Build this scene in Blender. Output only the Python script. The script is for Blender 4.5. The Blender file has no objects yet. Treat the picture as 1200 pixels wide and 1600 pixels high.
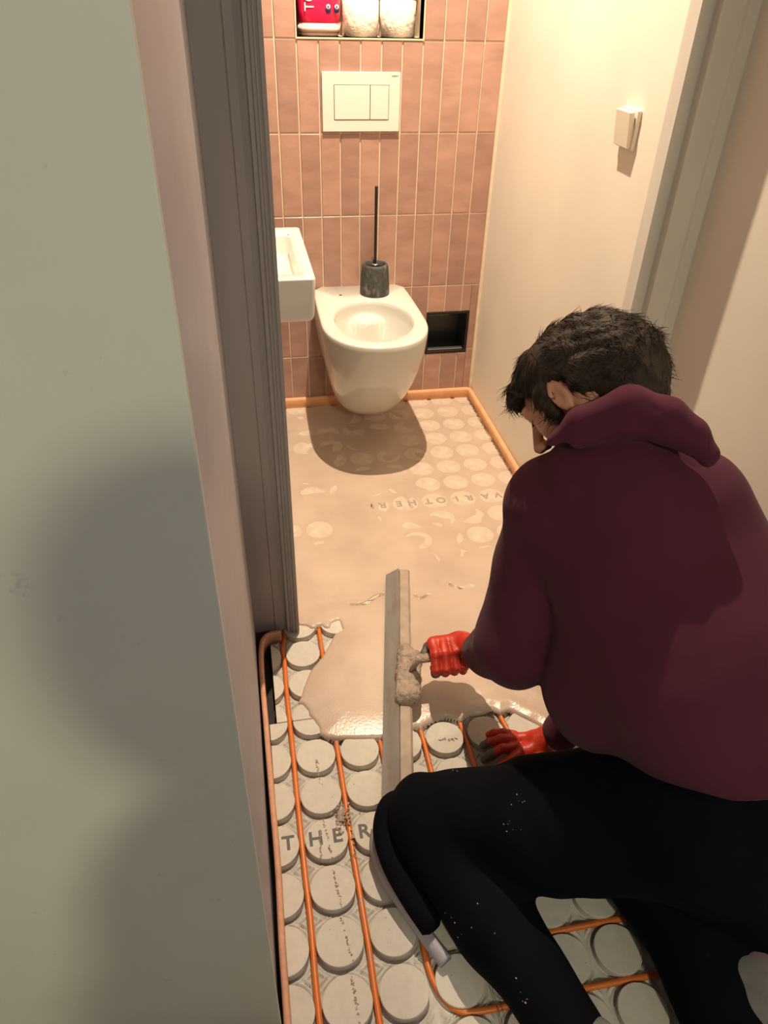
import bpy, bmesh, math, random
import numpy as np
from mathutils import Vector, Matrix
random.seed(7); np.random.seed(7)
SC = bpy.context.scene
COL = SC.collection

# ------------------------------------------------------------------ camera, world, lights
cam_d = bpy.data.cameras.new('camera'); cam = bpy.data.objects.new('camera', cam_d); COL.objects.link(cam)
CP = Vector((-0.06834, -0.81127, 1.42826)); YAW, PITCH, ROLL = 0.2020974, 0.6345994, 0.0317528
fw = Vector((math.sin(YAW)*math.cos(PITCH), math.cos(YAW)*math.cos(PITCH), -math.sin(PITCH)))
r0 = Vector((math.cos(YAW), -math.sin(YAW), 0)); u0 = r0.cross(fw)
rr = r0*math.cos(ROLL)+u0*math.sin(ROLL); uu = -r0*math.sin(ROLL)+u0*math.cos(ROLL)
M3 = Matrix((rr, uu, -fw)).transposed()
cam.matrix_world = Matrix.Translation(CP) @ M3.to_4x4()
cam_d.sensor_fit = 'VERTICAL'; cam_d.sensor_height = 32.0; cam_d.lens = 32.0*1144.9/1600; cam_d.clip_start = 0.02
SC.camera = cam
SC.view_settings.view_transform = 'Standard'; SC.view_settings.look = 'None'
SC.view_settings.exposure = 0.0; SC.view_settings.gamma = 1.0; SC.view_settings.use_curve_mapping = False

w = bpy.data.worlds.new('world'); SC.world = w; w.use_nodes = True
w.node_tree.nodes['Background'].inputs[0].default_value = (0.55, 0.62, 0.8, 1)
w.node_tree.nodes['Background'].inputs[1].default_value = 0.15

def light(name, kind, loc, power, col, size, rot=None, **kw):
    d = bpy.data.lights.new(name, kind); d.energy = power; d.color = col
    if kind == 'AREA':
        d.shape = 'RECTANGLE'; d.size = size[0]; d.size_y = size[1]
    else: d.shadow_soft_size = size
    for k, v in kw.items(): setattr(d, k, v)
    o = bpy.data.objects.new(name, d); o.location = loc
    if rot: o.rotation_euler = rot
    COL.objects.link(o); return o
CEIL = 2.65
light('toilet_lamp_light', 'SPOT', (0.365, 1.24, CEIL-0.03), 305, (1.0, 0.81, 0.60), 0.014, spot_size=math.radians(122), spot_blend=1.0)
light('hall_lamp_light', 'SPOT', (0.20, -2.62, CEIL-0.03), 132, (1.0, 0.92, 0.67), 0.06, spot_size=math.radians(165), spot_blend=0.6)
light('hall_daylight', 'AREA', (0.80, -1.75, 1.45), 7.0, (0.36, 0.46, 1.0), (0.6, 1.0), rot=(0, math.radians(90), 0))

# ------------------------------------------------------------------ helpers
def link(o, parent=None):
    COL.objects.link(o)
    if parent is not None: o.parent = parent
    return o
def tag(o, label=None, cat=None, group=None, kind=None):
    if label: o['label'] = label
    if cat: o['category'] = cat
    if group: o['group'] = group
    if kind: o['kind'] = kind
    return o
def empty(name, loc=(0, 0, 0)):
    o = bpy.data.objects.new(name, None); o.empty_display_size = 0.05; o.location = loc; return link(o)
def mesh_obj(name, v, f, mat, parent=None, smooth=False):
    me = bpy.data.meshes.new(name); me.from_pydata([tuple(map(float, a)) for a in v], [], [tuple(map(int, a)) for a in f]); me.update()
    if smooth: me.polygons.foreach_set('use_smooth', [True]*len(me.polygons))
    for m in (mat if isinstance(mat, (list, tuple)) else [mat]): me.materials.append(m)
    return link(bpy.data.objects.new(name, me), parent)
def bm_obj(name, bm, mat, parent=None, smooth=False):
    me = bpy.data.meshes.new(name); bm.normal_update(); bm.to_mesh(me); bm.free()
    if smooth: me.polygons.foreach_set('use_smooth', [True]*len(me.polygons))
    for m in (mat if isinstance(mat, (list, tuple)) else [mat]): me.materials.append(m)
    return link(bpy.data.objects.new(name, me), parent)
def add_box(bm, x0, x1, y0, y1, z0, z1, bev=0, seg=2):
    b = bmesh.new(); bmesh.ops.create_cube(b, size=1)
    for v in b.verts: v.co = Vector((x0+(v.co.x+.5)*(x1-x0), y0+(v.co.y+.5)*(y1-y0), z0+(v.co.z+.5)*(z1-z0)))
    if bev: bmesh.ops.bevel(b, geom=list(b.edges), offset=bev, segments=seg, affect='EDGES', profile=.5)
    m = bpy.data.meshes.new('t'); b.to_mesh(m); b.free(); bm.from_mesh(m); bpy.data.meshes.remove(m)
def box(name, dims, mat, parent=None, bev=0, seg=2, smooth=False):
    bm = bmesh.new(); add_box(bm, *dims, bev=bev, seg=seg); return bm_obj(name, bm, mat, parent, smooth)
def rings_obj(name, rings, mat, parent=None, caps=(True, True), smooth=True, closed=True):
    n = len(rings[0]); v = [p for r in rings for p in r]; f = []
    for i in range(len(rings)-1):
        for j in range(n if closed else n-1):
            a, b = i*n+j, i*n+(j+1) % n
            f.append((a, b, b+n, a+n))
    if caps[0]: f.append(tuple(range(n-1, -1, -1)))
    if caps[1]: f.append(tuple((len(rings)-1)*n+j for j in range(n)))
    return mesh_obj(name, v, f, mat, parent, smooth)
def tube(name, pts, rad, mat, parent=None, seg=14, prof=None):
    """sweep a round (or given 2-D) profile along a path; profile axes: side, up"""
    P = [Vector(p) for p in pts]; rings = []
    for i, p in enumerate(P):
        t = (P[min(i+1, len(P)-1)]-P[max(i-1, 0)]).normalized()
        up = Vector((0, 0, 1)) if abs(t.z) < .95 else Vector((0, 1, 0))
        s = t.cross(up).normalized(); u2 = s.cross(t)
        r = rad[i] if isinstance(rad, (list, tuple)) else rad
        if prof: rings.append([p+s*a+u2*b for a, b in prof])
        else: rings.append([p+s*math.cos(k*2*math.pi/seg)*r+u2*math.sin(k*2*math.pi/seg)*r for k in range(seg)])
    o = rings_obj(name, rings, mat, parent); 
    return o
def lathe(name, prof, c, mat, parent=None, seg=40):
    rings = [[(c[0]+r*math.cos(k*2*math.pi/seg), c[1]+r*math.sin(k*2*math.pi/seg), c[2]+z) for k in range(seg)] for r, z in prof]
    return rings_obj(name, rings, mat, parent)
def smooth_path(pts, n=8):
    P = [Vector(p) for p in pts]; out = []
    for i in range(len(P)-1):
        a, b, c, d = P[max(i-1, 0)], P[i], P[i+1], P[min(i+2, len(P)-1)]
        for k in range(n):
            t = k/n; out.append(.5*((2*b)+(c-a)*t+(2*a-5*b+4*c-d)*t*t+(3*b-a-3*c+d)*t**3))
    out.append(P[-1]); return out

# ---- materials
def mat(name, col, rough=.6, metal=0, var=0, vscale=20, bump=0, bscale=60, spec=.5, col2=None, stretch=(1, 1, 1), objvar=0, sss=0, detail=6, sheen=0, thr=None, coat=0, bdist=.01):
    m = bpy.data.materials.new(name); m.use_nodes = True; nt = m.node_tree; N = nt.nodes; L = nt.links
    b = N['Principled BSDF']; b.inputs['Roughness'].default_value = rough; b.inputs['Metallic'].default_value = metal
    b.inputs['Specular IOR Level'].default_value = spec; b.inputs['Base Color'].default_value = (*col, 1)
    if coat: b.inputs['Coat Weight'].default_value = coat; b.inputs['Coat Roughness'].default_value = .05
    if sheen: b.inputs['Sheen Weight'].default_value = sheen; b.inputs['Sheen Roughness'].default_value = .5
    if sss: b.inputs['Subsurface Weight'].default_value = sss; b.inputs['Subsurface Radius'].default_value = (.02, .008, .004); b.inputs['Subsurface Scale'].default_value = .5
    tc = N.new('ShaderNodeTexCoord'); mp = N.new('ShaderNodeMapping'); L.new(tc.outputs['Object'], mp.inputs[0]); mp.inputs['Scale'].default_value = stretch
    m['_mp'] = 1
    cur = None
    if var or col2:
        n = N.new('ShaderNodeTexNoise'); n.inputs['Scale'].default_value = vscale; n.inputs['Detail'].default_value = detail; L.new(mp.outputs[0], n.inputs[0])
        r = N.new('ShaderNodeValToRGB'); L.new(n.outputs[0], r.inputs[0])
        c2 = col2 if col2 else tuple(max(0, c*(1-var)) for c in col)
        c1 = col if col2 else tuple(min(1, c*(1+var)) for c in col)
        r.color_ramp.elements[0].color = (*c2, 1); r.color_ramp.elements[1].color = (*c1, 1)
        lo, hi = thr if thr else (.3, .7)
        r.color_ramp.elements[0].position = lo; r.color_ramp.elements[1].position = hi
        cur = r.outputs[0]
    if objvar:
        oi = N.new('ShaderNodeObjectInfo'); hs = N.new('ShaderNodeHueSaturation'); mr = N.new('ShaderNodeMapRange')
        L.new(oi.outputs['Random'], mr.inputs[0]); mr.inputs[3].default_value = 1-objvar; mr.inputs[4].default_value = 1+objvar
        L.new(mr.outputs[0], hs.inputs['Value'])
        if cur: L.new(cur, hs.inputs['Color'])
        else: hs.inputs['Color'].default_value = (*col, 1)
        cur = hs.outputs[0]
        # shift the pattern from piece to piece
        vm = N.new('ShaderNodeVectorMath'); vm.operation = 'SCALE'; cb = N.new('ShaderNodeCombineXYZ')
        for i in range(3): L.new(oi.outputs['Random'], cb.inputs[i])
        L.new(cb.outputs[0], vm.inputs[0]); vm.inputs['Scale'].default_value = 37.0
        L.new(vm.outputs[0], mp.inputs['Location'])
    if cur: L.new(cur, b.inputs['Base Color'])
    if bump:
        n2 = N.new('ShaderNodeTexNoise'); n2.inputs['Scale'].default_value = bscale; n2.inputs['Detail'].default_value = 5; L.new(mp.outputs[0], n2.inputs[0])
        bp = N.new('ShaderNodeBump'); bp.inputs['Strength'].default_value = bump; bp.inputs['Distance'].default_value = bdist; L.new(n2.outputs[0], bp.inputs['Height']); L.new(bp.outputs[0], b.inputs['Normal'])
    return m
def blotch(m, col, scale, lo, hi, seed=0, stretch=(1, 1, 1), amount=1.0, rough=None):
    """stains laid over a material's colour"""
    nt = m.node_tree; N = nt.nodes; L = nt.links; b = N['Principled BSDF']
    tc = N.new('ShaderNodeTexCoord'); mp = N.new('ShaderNodeMapping'); L.new(tc.outputs['Object'], mp.inputs[0]); mp.inputs['Location'].default_value = (seed, seed*.7, seed*1.3); mp.inputs['Scale'].default_value = stretch
    n = N.new('ShaderNodeTexNoise'); n.inputs['Scale'].default_value = scale; n.inputs['Detail'].default_value = 8; n.inputs['Roughness'].default_value = .65; L.new(mp.outputs[0], n.inputs[0])
    r = N.new('ShaderNodeMapRange'); r.inputs[1].default_value = lo; r.inputs[2].default_value = hi; r.inputs[4].default_value = amount; L.new(n.outputs[0], r.inputs[0])
    mx = N.new('ShaderNodeMix'); mx.data_type = 'RGBA'; L.new(r.outputs[0], mx.inputs[0])
    src = b.inputs['Base Color']
    if src.is_linked: L.new(src.links[0].from_socket, mx.inputs[6])
    else: mx.inputs[6].default_value = src.default_value
    mx.inputs[7].default_value = (*col, 1); L.new(mx.outputs[2], src)
    return m
def emit(name, col, s):
    m = bpy.data.materials.new(name); m.use_nodes = True; b = m.node_tree.nodes['Principled BSDF']
    b.inputs['Emission Color'].default_value = (*col, 1); b.inputs['Emission Strength'].default_value = s; return m

M_wall = mat('cream_plaster', (.79, .735, .64), .55, var=.05, vscale=3, bump=.15, bscale=40, bdist=.002)
M_hall = mat('hall_paint', (.26, .25, .26), .6, var=.05, vscale=3)
M_panel = blotch(mat('grey_green_panel', (.59, .60, .48), .55, var=.03, vscale=6), (.36, .38, .34), 28, .66, .72, 3, amount=.5)
M_strip = mat('lilac_grey_paint', (.37, .35, .38), .45, var=.06, vscale=8)
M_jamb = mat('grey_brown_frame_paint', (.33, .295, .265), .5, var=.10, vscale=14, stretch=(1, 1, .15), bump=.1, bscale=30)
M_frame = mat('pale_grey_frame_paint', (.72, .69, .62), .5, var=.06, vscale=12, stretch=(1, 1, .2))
M_grout = mat('pale_grout', (.74, .60, .44), .8, var=.06, vscale=50)
M_tile = blotch(mat('terracotta_pink_glaze', (.42, .245, .19), .32, var=.14, vscale=9, stretch=(1, 1, 2.2), objvar=.13, bump=.35, bscale=14, bdist=.004), (.58, .39, .33), 16, .62, .74, 1, stretch=(1, 1, 3), amount=.55)
M_cer = mat('white_ceramic', (.64, .63, .57), .16, coat=.15)
M_plastic = mat('white_plastic', (.74, .71, .63), .35)
M_gapl = mat('dark_gap', (.05, .045, .04), .8)
M_black = mat('black_satin', (.012, .012, .012), .3, spec=.6)
M_blackm = mat('black_metal', (.025, .025, .025), .28, metal=.6)
M_stone = blotch(mat('charcoal_stone', (.055, .055, .052), .6, var=.35, vscale=60, bump=.4, bscale=90, bdist=.002), (.20, .19, .18), 45, .55, .66, 2, stretch=(1, 1, .5), amount=.7)
M_stud = blotch(mat('grey_gypsum_board', (.60, .56, .485), .85, var=.05, vscale=60, bump=.12, bscale=200, bdist=.001, objvar=.03), (.24, .20, .16), 30, .70, .76, 5, stretch=(1.6, .45, 1), amount=.6)
M_studfilm = blotch(mat('filmed_gypsum_board', (.64, .545, .44), .6, var=.05, vscale=40, bump=.1, bscale=160, bdist=.001), (.56, .44, .345), 22, .40, .62, 6)
M_inkfilm = mat('filmed_print', (.36, .29, .23), .7)
M_board = mat('board_base', (.55, .52, .46), .9, var=.10, vscale=50, bump=.3, bscale=120, bdist=.002)
M_ink = mat('grey_print', (.13, .13, .125), .8)
M_pipe = blotch(mat('orange_plastic_pipe', (.66, .17, .025), .38), (.40, .24, .17), 22, .60, .66, 4, amount=.75)
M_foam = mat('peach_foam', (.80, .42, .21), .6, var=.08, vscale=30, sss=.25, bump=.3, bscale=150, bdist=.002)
M_foam_shaded = mat('shaded_peach_foam', (.62, .32, .20), .7, var=.12, vscale=60, bump=.5, bscale=180, bdist=.002)  # same foam as the bright strip, its dimmer lighting put into the colour
M_sub = mat('dark_subfloor', (.03, .028, .025), .9, var=.3, vscale=20)
M_trow = blotch(mat('zinc_trowel', (.36, .345, .31), .42, metal=.35, var=.12, vscale=20, stretch=(1, .2, 1)), (.33, .25, .19), 26, .50, .62, 7, stretch=(1, .3, 1), amount=.8)
M_crust = blotch(mat('dried_mortar', (.38, .29, .22), .75, var=.2, vscale=60, bump=1, bscale=110, bdist=.006), (.15, .14, .13), 60, .55, .63, 8, amount=.8)
M_hood = mat('maroon_fleece', (.080, .020, .036), .95, var=.12, vscale=6, bump=.3, bscale=260, bdist=.001, sheen=.05, spec=.1)
M_pants = blotch(mat('black_work_trousers', (.0035, .004, .006), .85, var=.3, vscale=7, bump=.2, bscale=200, bdist=.001, spec=.06), (.05, .045, .04), 14, .66, .80, 9, amount=.5)
M_glove = blotch(mat('red_latex_glove', (.50, .030, .012), .45, var=.18, vscale=60, bump=.4, bscale=120, bdist=.002), (.17, .11, .09), 40, .66, .74, 11, amount=.5)
M_gdirty = mat('grey_mortared_latex', (.115, .10, .085), .6, var=.3, vscale=80, bump=.6, bscale=120, bdist=.002)
M_skin = mat('skin', (.56, .27, .17), .5, var=.06, vscale=30, sss=.12)
M_hair = mat('dark_brown_hair', (.038, .025, .017), .62, var=.35, vscale=40, spec=.2)
M_shoe = mat('grey_suede_shoe', (.16, .155, .15), .8, var=.2, vscale=40)
M_sole = mat('pale_rubber', (.34, .32, .36), .5)
M_jacket = mat('dark_jacket', (.05, .05, .06), .8)
M_paper = mat('white_tissue', (.85, .78, .68), .9, var=.03, vscale=20, bump=1.0, bscale=45, bdist=.006)
M_pack = mat('pink_film', (.72, .012, .075), .3, var=.12, vscale=25, bump=.5, bscale=12, bdist=.01)
M_film = mat('clear_film_over_rolls', (.72, .50, .44), .25, var=.05, vscale=30, bump=.5, bscale=20, bdist=.006)
M_white = mat('white_print', (.85, .82, .78), .5)
M_navy = mat('navy_print', (.02, .03, .15), .5)
M_cord = mat('switch_plastic', (.80, .74, .62), .35)

# ------------------------------------------------------------------ room shell
XL, XR, YB = -0.118, 0.835, 1.86
XH = .845                                                     # hall's right wall
def struct(o): return tag(o, kind='structure')
struct(box('subfloor', (-1.7, XH+.1, -2.8, YB+.1, -.12, -.03), M_sub))
struct(box('ceiling', (-1.8, XH+.2, -2.9, YB+.2, CEIL, CEIL+.1), M_wall))
struct(box('wall_right', (XR, XR+.2, .60, YB+.2, -.03, CEIL), M_wall))
struct(box('wall_left', (XL-.15, XL, .63, YB+.2, -.03, CEIL), mat('bounce_cutting_taupe', (.26, .21, .18), .6)))  # unseen wall; dark tone added to cut bounce onto the basin front
struct(box('wall_hall_right', (XH, XH+.2, -2.9, .60, -.03, CEIL), M_wall))
struct(box('wall_passage_left', (XL-.15, XL, -.317, .63, -.03, CEIL), M_strip, bev=.0015))
struct(box('wall_hall_left_panel', (-1.7, -.1135, -.33, -.3175, -.03, CEIL), M_panel, bev=.0012))
struct(box('wall_hall_left', (-1.8, -1.7, -2.9, -.33, -.03, CEIL), M_hall))
struct(box('wall_hall_back', (-1.8, XH+.2, -2.9, -2.8, -.03, CEIL), M_hall))
# door frame as stepped upright profiles and a head
def extrude_profile(name, pts, z0, z1, m):
    n = len(pts); v = [(x, y, z0) for x, y in pts]+[(x, y, z1) for x, y in pts]
    f = [(j, (j+1) % n, n+(j+1) % n, n+j) for j in range(n)]+[tuple(range(n-1, -1, -1)), tuple(range(n, 2*n))]
    return mesh_obj(name, v, f, m)
HEAD = 2.36
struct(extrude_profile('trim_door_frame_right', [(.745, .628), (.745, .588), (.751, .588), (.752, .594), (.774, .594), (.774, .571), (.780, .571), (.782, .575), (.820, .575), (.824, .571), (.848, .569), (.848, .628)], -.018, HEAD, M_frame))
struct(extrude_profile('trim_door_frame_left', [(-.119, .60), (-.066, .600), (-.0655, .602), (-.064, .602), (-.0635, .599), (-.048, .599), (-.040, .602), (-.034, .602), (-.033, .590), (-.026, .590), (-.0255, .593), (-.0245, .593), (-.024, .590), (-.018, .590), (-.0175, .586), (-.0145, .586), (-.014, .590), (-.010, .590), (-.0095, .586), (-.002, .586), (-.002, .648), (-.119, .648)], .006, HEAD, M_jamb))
struct(box('trim_door_head', (XL, .848, .588, .628, HEAD, HEAD+.06), M_frame))
struct(box('wall_over_door', (XL, .848, .60, .65, HEAD+.06, CEIL), M_wall))

# ---- tiled back wall: grout bed with niche and holder openings, tiles as parts
A, B, X0, Z0 = .0669, .2612, .090, 1.2585
def wall_with_holes(name, holes, y, depth, m):
    xs = sorted({XL-.05, XR+.05, *[h[i] for h in holes for i in (0, 1)]}); zs = sorted({-.03, CEIL, *[h[i] for h in holes for i in (2, 3)]})
    v = []; f = []
    for i in range(len(xs)-1):
        for k in range(len(zs)-1):
            cx, cz = (xs[i]+xs[i+1])/2, (zs[k]+zs[k+1])/2
            if any(h[0] < cx < h[1] and h[2] < cz < h[3] for h in holes): continue
            n = len(v); v += [(xs[i], y, zs[k]), (xs[i+1], y, zs[k]), (xs[i+1], y, zs[k+1]), (xs[i], y, zs[k+1])]; f.append((n, n+1, n+2, n+3))
    for x0, x1, z0, z1, d in holes:
        n = len(v); v += [(x0, y, z0), (x1, y, z0), (x1, y, z1), (x0, y, z1), (x0, y+d, z0), (x1, y+d, z0), (x1, y+d, z1), (x0, y+d, z1)]
        f += [(n, n+4, n+5, n+1), (n+1, n+5, n+6, n+2), (n+2, n+6, n+7, n+3), (n+3, n+7, n+4, n), (n+4, n+7, n+6, n+5)]
    return mesh_obj(name, v, f, m)
NICHE = (X0+A+.002, X0+7*A-.003, Z0+.004, Z0+B-.004, .125); BOXH = (.629, .790, .202, .364, .12)
wb = struct(wall_with_holes('wall_back', [NICHE, BOXH], YB, .1, M_grout))
g = .0023
holes = [(X0+A-.001, X0+7*A+.001, Z0+.001, Z0+B-.001), (.624, .795, .197, .369)]
tcache = {}
for i in range(-4, 12):
    for k in range(-5, 6):
        x0, x1 = X0+i*A+g, X0+(i+1)*A-g; z0, z1 = Z0+k*B+g, Z0+(k+1)*B-g
        x0, x1 = max(x0, XL), min(x1, XR-.002); z0, z1 = max(z0, -.02), min(z1, CEIL-.002)
        if x1-x0 < .006 or z1-z0 < .006: continue
        rects = [(x0, x1, z0, z1)]
        for h in holes:
            new = []
            for a in rects:
                if a[1] <= h[0] or a[0] >= h[1] or a[3] <= h[2] or a[2] >= h[3]: new.append(a); continue
                if a[0] < h[0]: new.append((a[0], h[0]-.001, a[2], a[3]))
                if a[1] > h[1]: new.append((h[1]+.001, a[1], a[2], a[3]))
                b0, b1 = max(a[0], h[0]), min(a[1], h[1])
                if a[2] < h[2]: new.append((b0, b1, a[2], h[2]-.001))
                if a[3] > h[3]: new.append((b0, b1, h[3]+.001, a[3]))
            rects = new
        for a0, a1, c0, c1 in rects:
            if a1-a0 < .004 or c1-c0 < .004: continue
            key = (round(a1-a0, 4), round(c1-c0, 4))
            if key not in tcache:
                o = box('tile', (0, key[0], -.0035, .002, 0, key[1]), M_tile, wb, bev=.0012, seg=1, smooth=False); tcache[key] = o.data
            else: o = link(bpy.data.objects.new('tile', tcache[key]), wb)
            o.location = (a0, YB-random.uniform(0, .0006), c0); o.rotation_euler = (random.gauss(0, .002), 0, random.gauss(0, .004))
# niche trim strips
for nm, d in (('niche_trim', (NICHE[0]-.004, NICHE[1]+.004, YB-.006, YB+.05, NICHE[2]-.004, NICHE[2])), ('niche_trim', (NICHE[0]-.004, NICHE[0], YB-.006, YB+.05, NICHE[2], NICHE[3])), ('niche_trim', (NICHE[1], NICHE[1]+.004, YB-.006, YB+.05, NICHE[2], NICHE[3]))):
    box(nm, d, M_grout, wb)

# ------------------------------------------------------------------ floor: board base with ridges, studs as parts
R = .0437; TH = .018
def heightfield(name, x0, x1, y0, y1, step, fn, m, parent=None, mask=None, smooth=True):
    nx, ny = int(round((x1-x0)/step))+1, int(round((y1-y0)/step))+1
    X, Y = np.meshgrid(np.linspace(x0, x1, nx), np.linspace(y0, y1, ny)); Z = fn(X, Y)
    keep = np.ones_like(X, bool) if mask is None else mask(X, Y)
    fk = keep[:-1, :-1] & keep[1:, :-1] & keep[:-1, 1:] & keep[1:, 1:]
    idx = np.arange(nx*ny).reshape(ny, nx)
    F = np.stack([idx[:-1, :-1][fk], idx[:-1, 1:][fk], idx[1:, 1:][fk], idx[1:, :-1][fk]], 1)
    used = np.unique(F); remap = -np.ones(nx*ny, int); remap[used] = np.arange(len(used))
    V = np.stack([X.ravel(), Y.ravel(), Z.ravel()], 1)[used]; return np_mesh(name, V, remap[F], m, parent, smooth)
def np_mesh(name, V, F, m, parent=None, smooth=True):
    me = bpy.data.meshes.new(name); me.vertices.add(len(V)); me.vertices.foreach_set('co', V.astype(np.float32).ravel())
    me.loops.add(F.size); me.loops.foreach_set('vertex_index', F.astype(np.int32).ravel()); me.polygons.add(len(F))
    me.polygons.foreach_set('loop_start', np.arange(0, F.size, F.shape[1], dtype=np.int32)); me.update(calc_edges=True); me.validate()
    if smooth: me.polygons.foreach_set('use_smooth', [True]*len(me.polygons))
    for q in (m if isinstance(m, (list, tuple)) else [m]): me.materials.append(q)
    return link(bpy.data.objects.new(name, me), parent)
def noise2(X, Y, s, seed=0):
    rs = np.random.RandomState(seed); o = np.zeros_like(X); tot = 0
    for k in range(9):
        a = rs.uniform(0, 2*np.pi); f = s*rs.uniform(.6, 1.9); ph = rs.uniform(0, 6.28, 2)
        o += np.sin((X*np.cos(a)+Y*np.sin(a))*f+ph[0]+1.3*np.sin((Y*np.cos(a)-X*np.sin(a))*f*.7+ph[1])); tot += 1
    return o/np.sqrt(tot)
PLATES = [dict(y0=-1.3, y1=.303, px=0, py=0, xl=-.098), dict(y0=.303, y1=.68, px=0, py=.012, xl=-.081), dict(y0=.68, y1=1.845, px=.0013, py=.0263, xl=-.10)]
def base_z(px, py):
    def fn(X, Y):
        ux = (X-px+.05) % .1-.05; uy = (Y-py+.05) % .1-.05
        r = np.hypot(ux, uy); n = noise2(X, Y, 90, 3)
        z = -TH+.0006*n
        for rad, h, wd in ((R+.0075, .0065, .0022), (R+.0150, .0095, .0024), (R+.0215, .006, .002)):
            z = z+h*np.exp(-((r-rad-.0006*n)/wd)**2)*np.clip((.05-np.abs(ux))/.008-.35+0*n, 0, 1)
        return np.minimum(z, -.004)
    return fn
fl = struct(heightfield('floor', PLATES[0]['xl'], XR-.016, -.62, PLATES[0]['y1'], .0026, base_z(0, 0), M_board))
heightfield('board_base', PLATES[1]['xl'], XR-.016, PLATES[1]['y0']+.0005, PLATES[1]['y1'], .0026, base_z(0, .012), M_board, fl)
heightfield('board_base', -.10, XR-.016, .68, 1.845, .02, lambda X, Y: X*0-TH, M_board, fl)
heightfield('board_base', -.098, XR-.016, -2.8, -.62, .05, lambda X, Y: X*0-TH, M_board, fl)
heightfield('board_base', -1.7, -.098, -2.8, -.34, .05, lambda X, Y: X*0-TH, M_board, fl)

def clip_poly(poly, axis, val, keep_greater):
    out = []
    for i in range(len(poly)):
        a, b = poly[i], poly[(i+1) % len(poly)]
        ia = (a[axis] > val) == keep_greater; ib = (b[axis] > val) == keep_greater
        if ia: out.append(a)
        if ia != ib:
            t = (val-a[axis])/(b[axis]-a[axis]); out.append((a[0]+t*(b[0]-a[0]), a[1]+t*(b[1]-a[1])))
    return out
def stud_mesh(poly, m=None):
    c = (sum(p[0] for p in poly)/len(poly), sum(p[1] for p in poly)/len(poly)); n = len(poly)
    ins = [(c[0]+(p[0]-c[0])*.978, c[1]+(p[1]-c[1])*.978) for p in poly]
    rings = [[(x, y, -TH) for x, y in poly], [(x, y, -.0009) for x, y in poly], [(x, y, 0) for x, y in ins]]
    v = [p for r in rings for p in r]; f = [(i*n+j, i*n+(j+1) % n, (i+1)*n+(j+1) % n, (i+1)*n+j) for i in range(2) for j in range(n)]
    f.append(tuple(2*n+j for j in range(n)))
    me = bpy.data.meshes.new('stud'); me.from_pydata(v, [], f); me.materials.append(m or M_stud); return me
full = {}
def circle(n=36, r=R): return [(r*math.cos(k*2*math.pi/n), r*math.sin(k*2*math.pi/n)) for k in range(n)]
def text_obj(s, size, m, name='lettering', parent=None, ext=.0002, off=0):
    cu = bpy.data.curves.new('t', 'FONT'); cu.body = s; cu.size = size; cu.align_x = 'CENTER'; cu.align_y = 'CENTER'; cu.extrude = ext; cu.resolution_u = 3; cu.offset = off
    o = bpy.data.objects.new('t', cu); COL.objects.link(o); dg = bpy.context.evaluated_depsgraph_get(); me = bpy.data.meshes.new_from_object(o.evaluated_get(dg)); bpy.data.objects.remove(o)
    me.materials.clear(); me.materials.append(m); o = bpy.data.objects.new(name, me); link(o, parent); return o
nst = 0
for pi, P in enumerate(PLATES):
    j0 = math.ceil((P['y0']-P['py'])/.1-.45); j1 = math.floor((P['y1']-P['py'])/.1+.45)
    for j in range(j0, j1+1):
        for i in range(-1, 9):
            cx, cy = P['px']+i*.1, P['py']+j*.1; poly = circle(); cut = False
            lims = [(0, P['xl']-cx, True), (0, XR-.018-cx, False), (1, P['y0']+.001-cy, True), (1, P['y1']-.001-cy, False)]
            for ax, val, gr in lims:
                if (gr and val > -R) or (not gr and val < R):
                    poly = clip_poly(poly, ax, val, gr); cut = True
                    if len(poly) < 3: break
            if len(poly) < 4: continue
            if max(p[0] for p in poly)-min(p[0] for p in poly) < .012 or max(p[1] for p in poly)-min(p[1] for p in poly) < .008: continue
            if cy < -.75 and pi == 0 : continue
            mk = 1 if pi == 2 else 0
            if cut: me = stud_mesh(poly, (M_stud, M_studfilm)[mk])
            else:
                if mk not in full: full[mk] = stud_mesh(circle(), (M_stud, M_studfilm)[mk])
                me = full[mk]
            s = link(bpy.data.objects.new('stud', me), fl); s.location = (cx, cy, random.uniform(-.0003, .0003)); nst += 1
            if not cut: s.rotation_euler = (0, 0, random.choice((0, math.pi/2, math.pi, -math.pi/2)))
            word = None
            if pi == 0 and j == 0 and i in (-1, 0, 1): word, up = {-1: ' T', 0: 'HE', 1: 'RM'}[i], 0
            if pi == 2 and round(cy, 3) == 1.126 and i in (3, 4, 5, 6, 7): word, up = {3: 'RM', 4: 'HE', 5: 'OT', 6: 'RI', 7: 'VA'}[i], math.pi
            if word:
                s.rotation_euler = (0, 0, 0)
                for q, ch in enumerate(word):
                    if ch == ' ': continue
                    L_ = text_obj(ch, .042, M_ink if up == 0 else M_inkfilm, parent=s, off=.0011); L_.location = ((-.022 if q == 0 else .022)*(1 if up == 0 else -1), .002, .0003 if up == 0 else .0004); L_.rotation_euler = (0, 0, up); L_.scale = (1, 1, 1)

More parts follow.
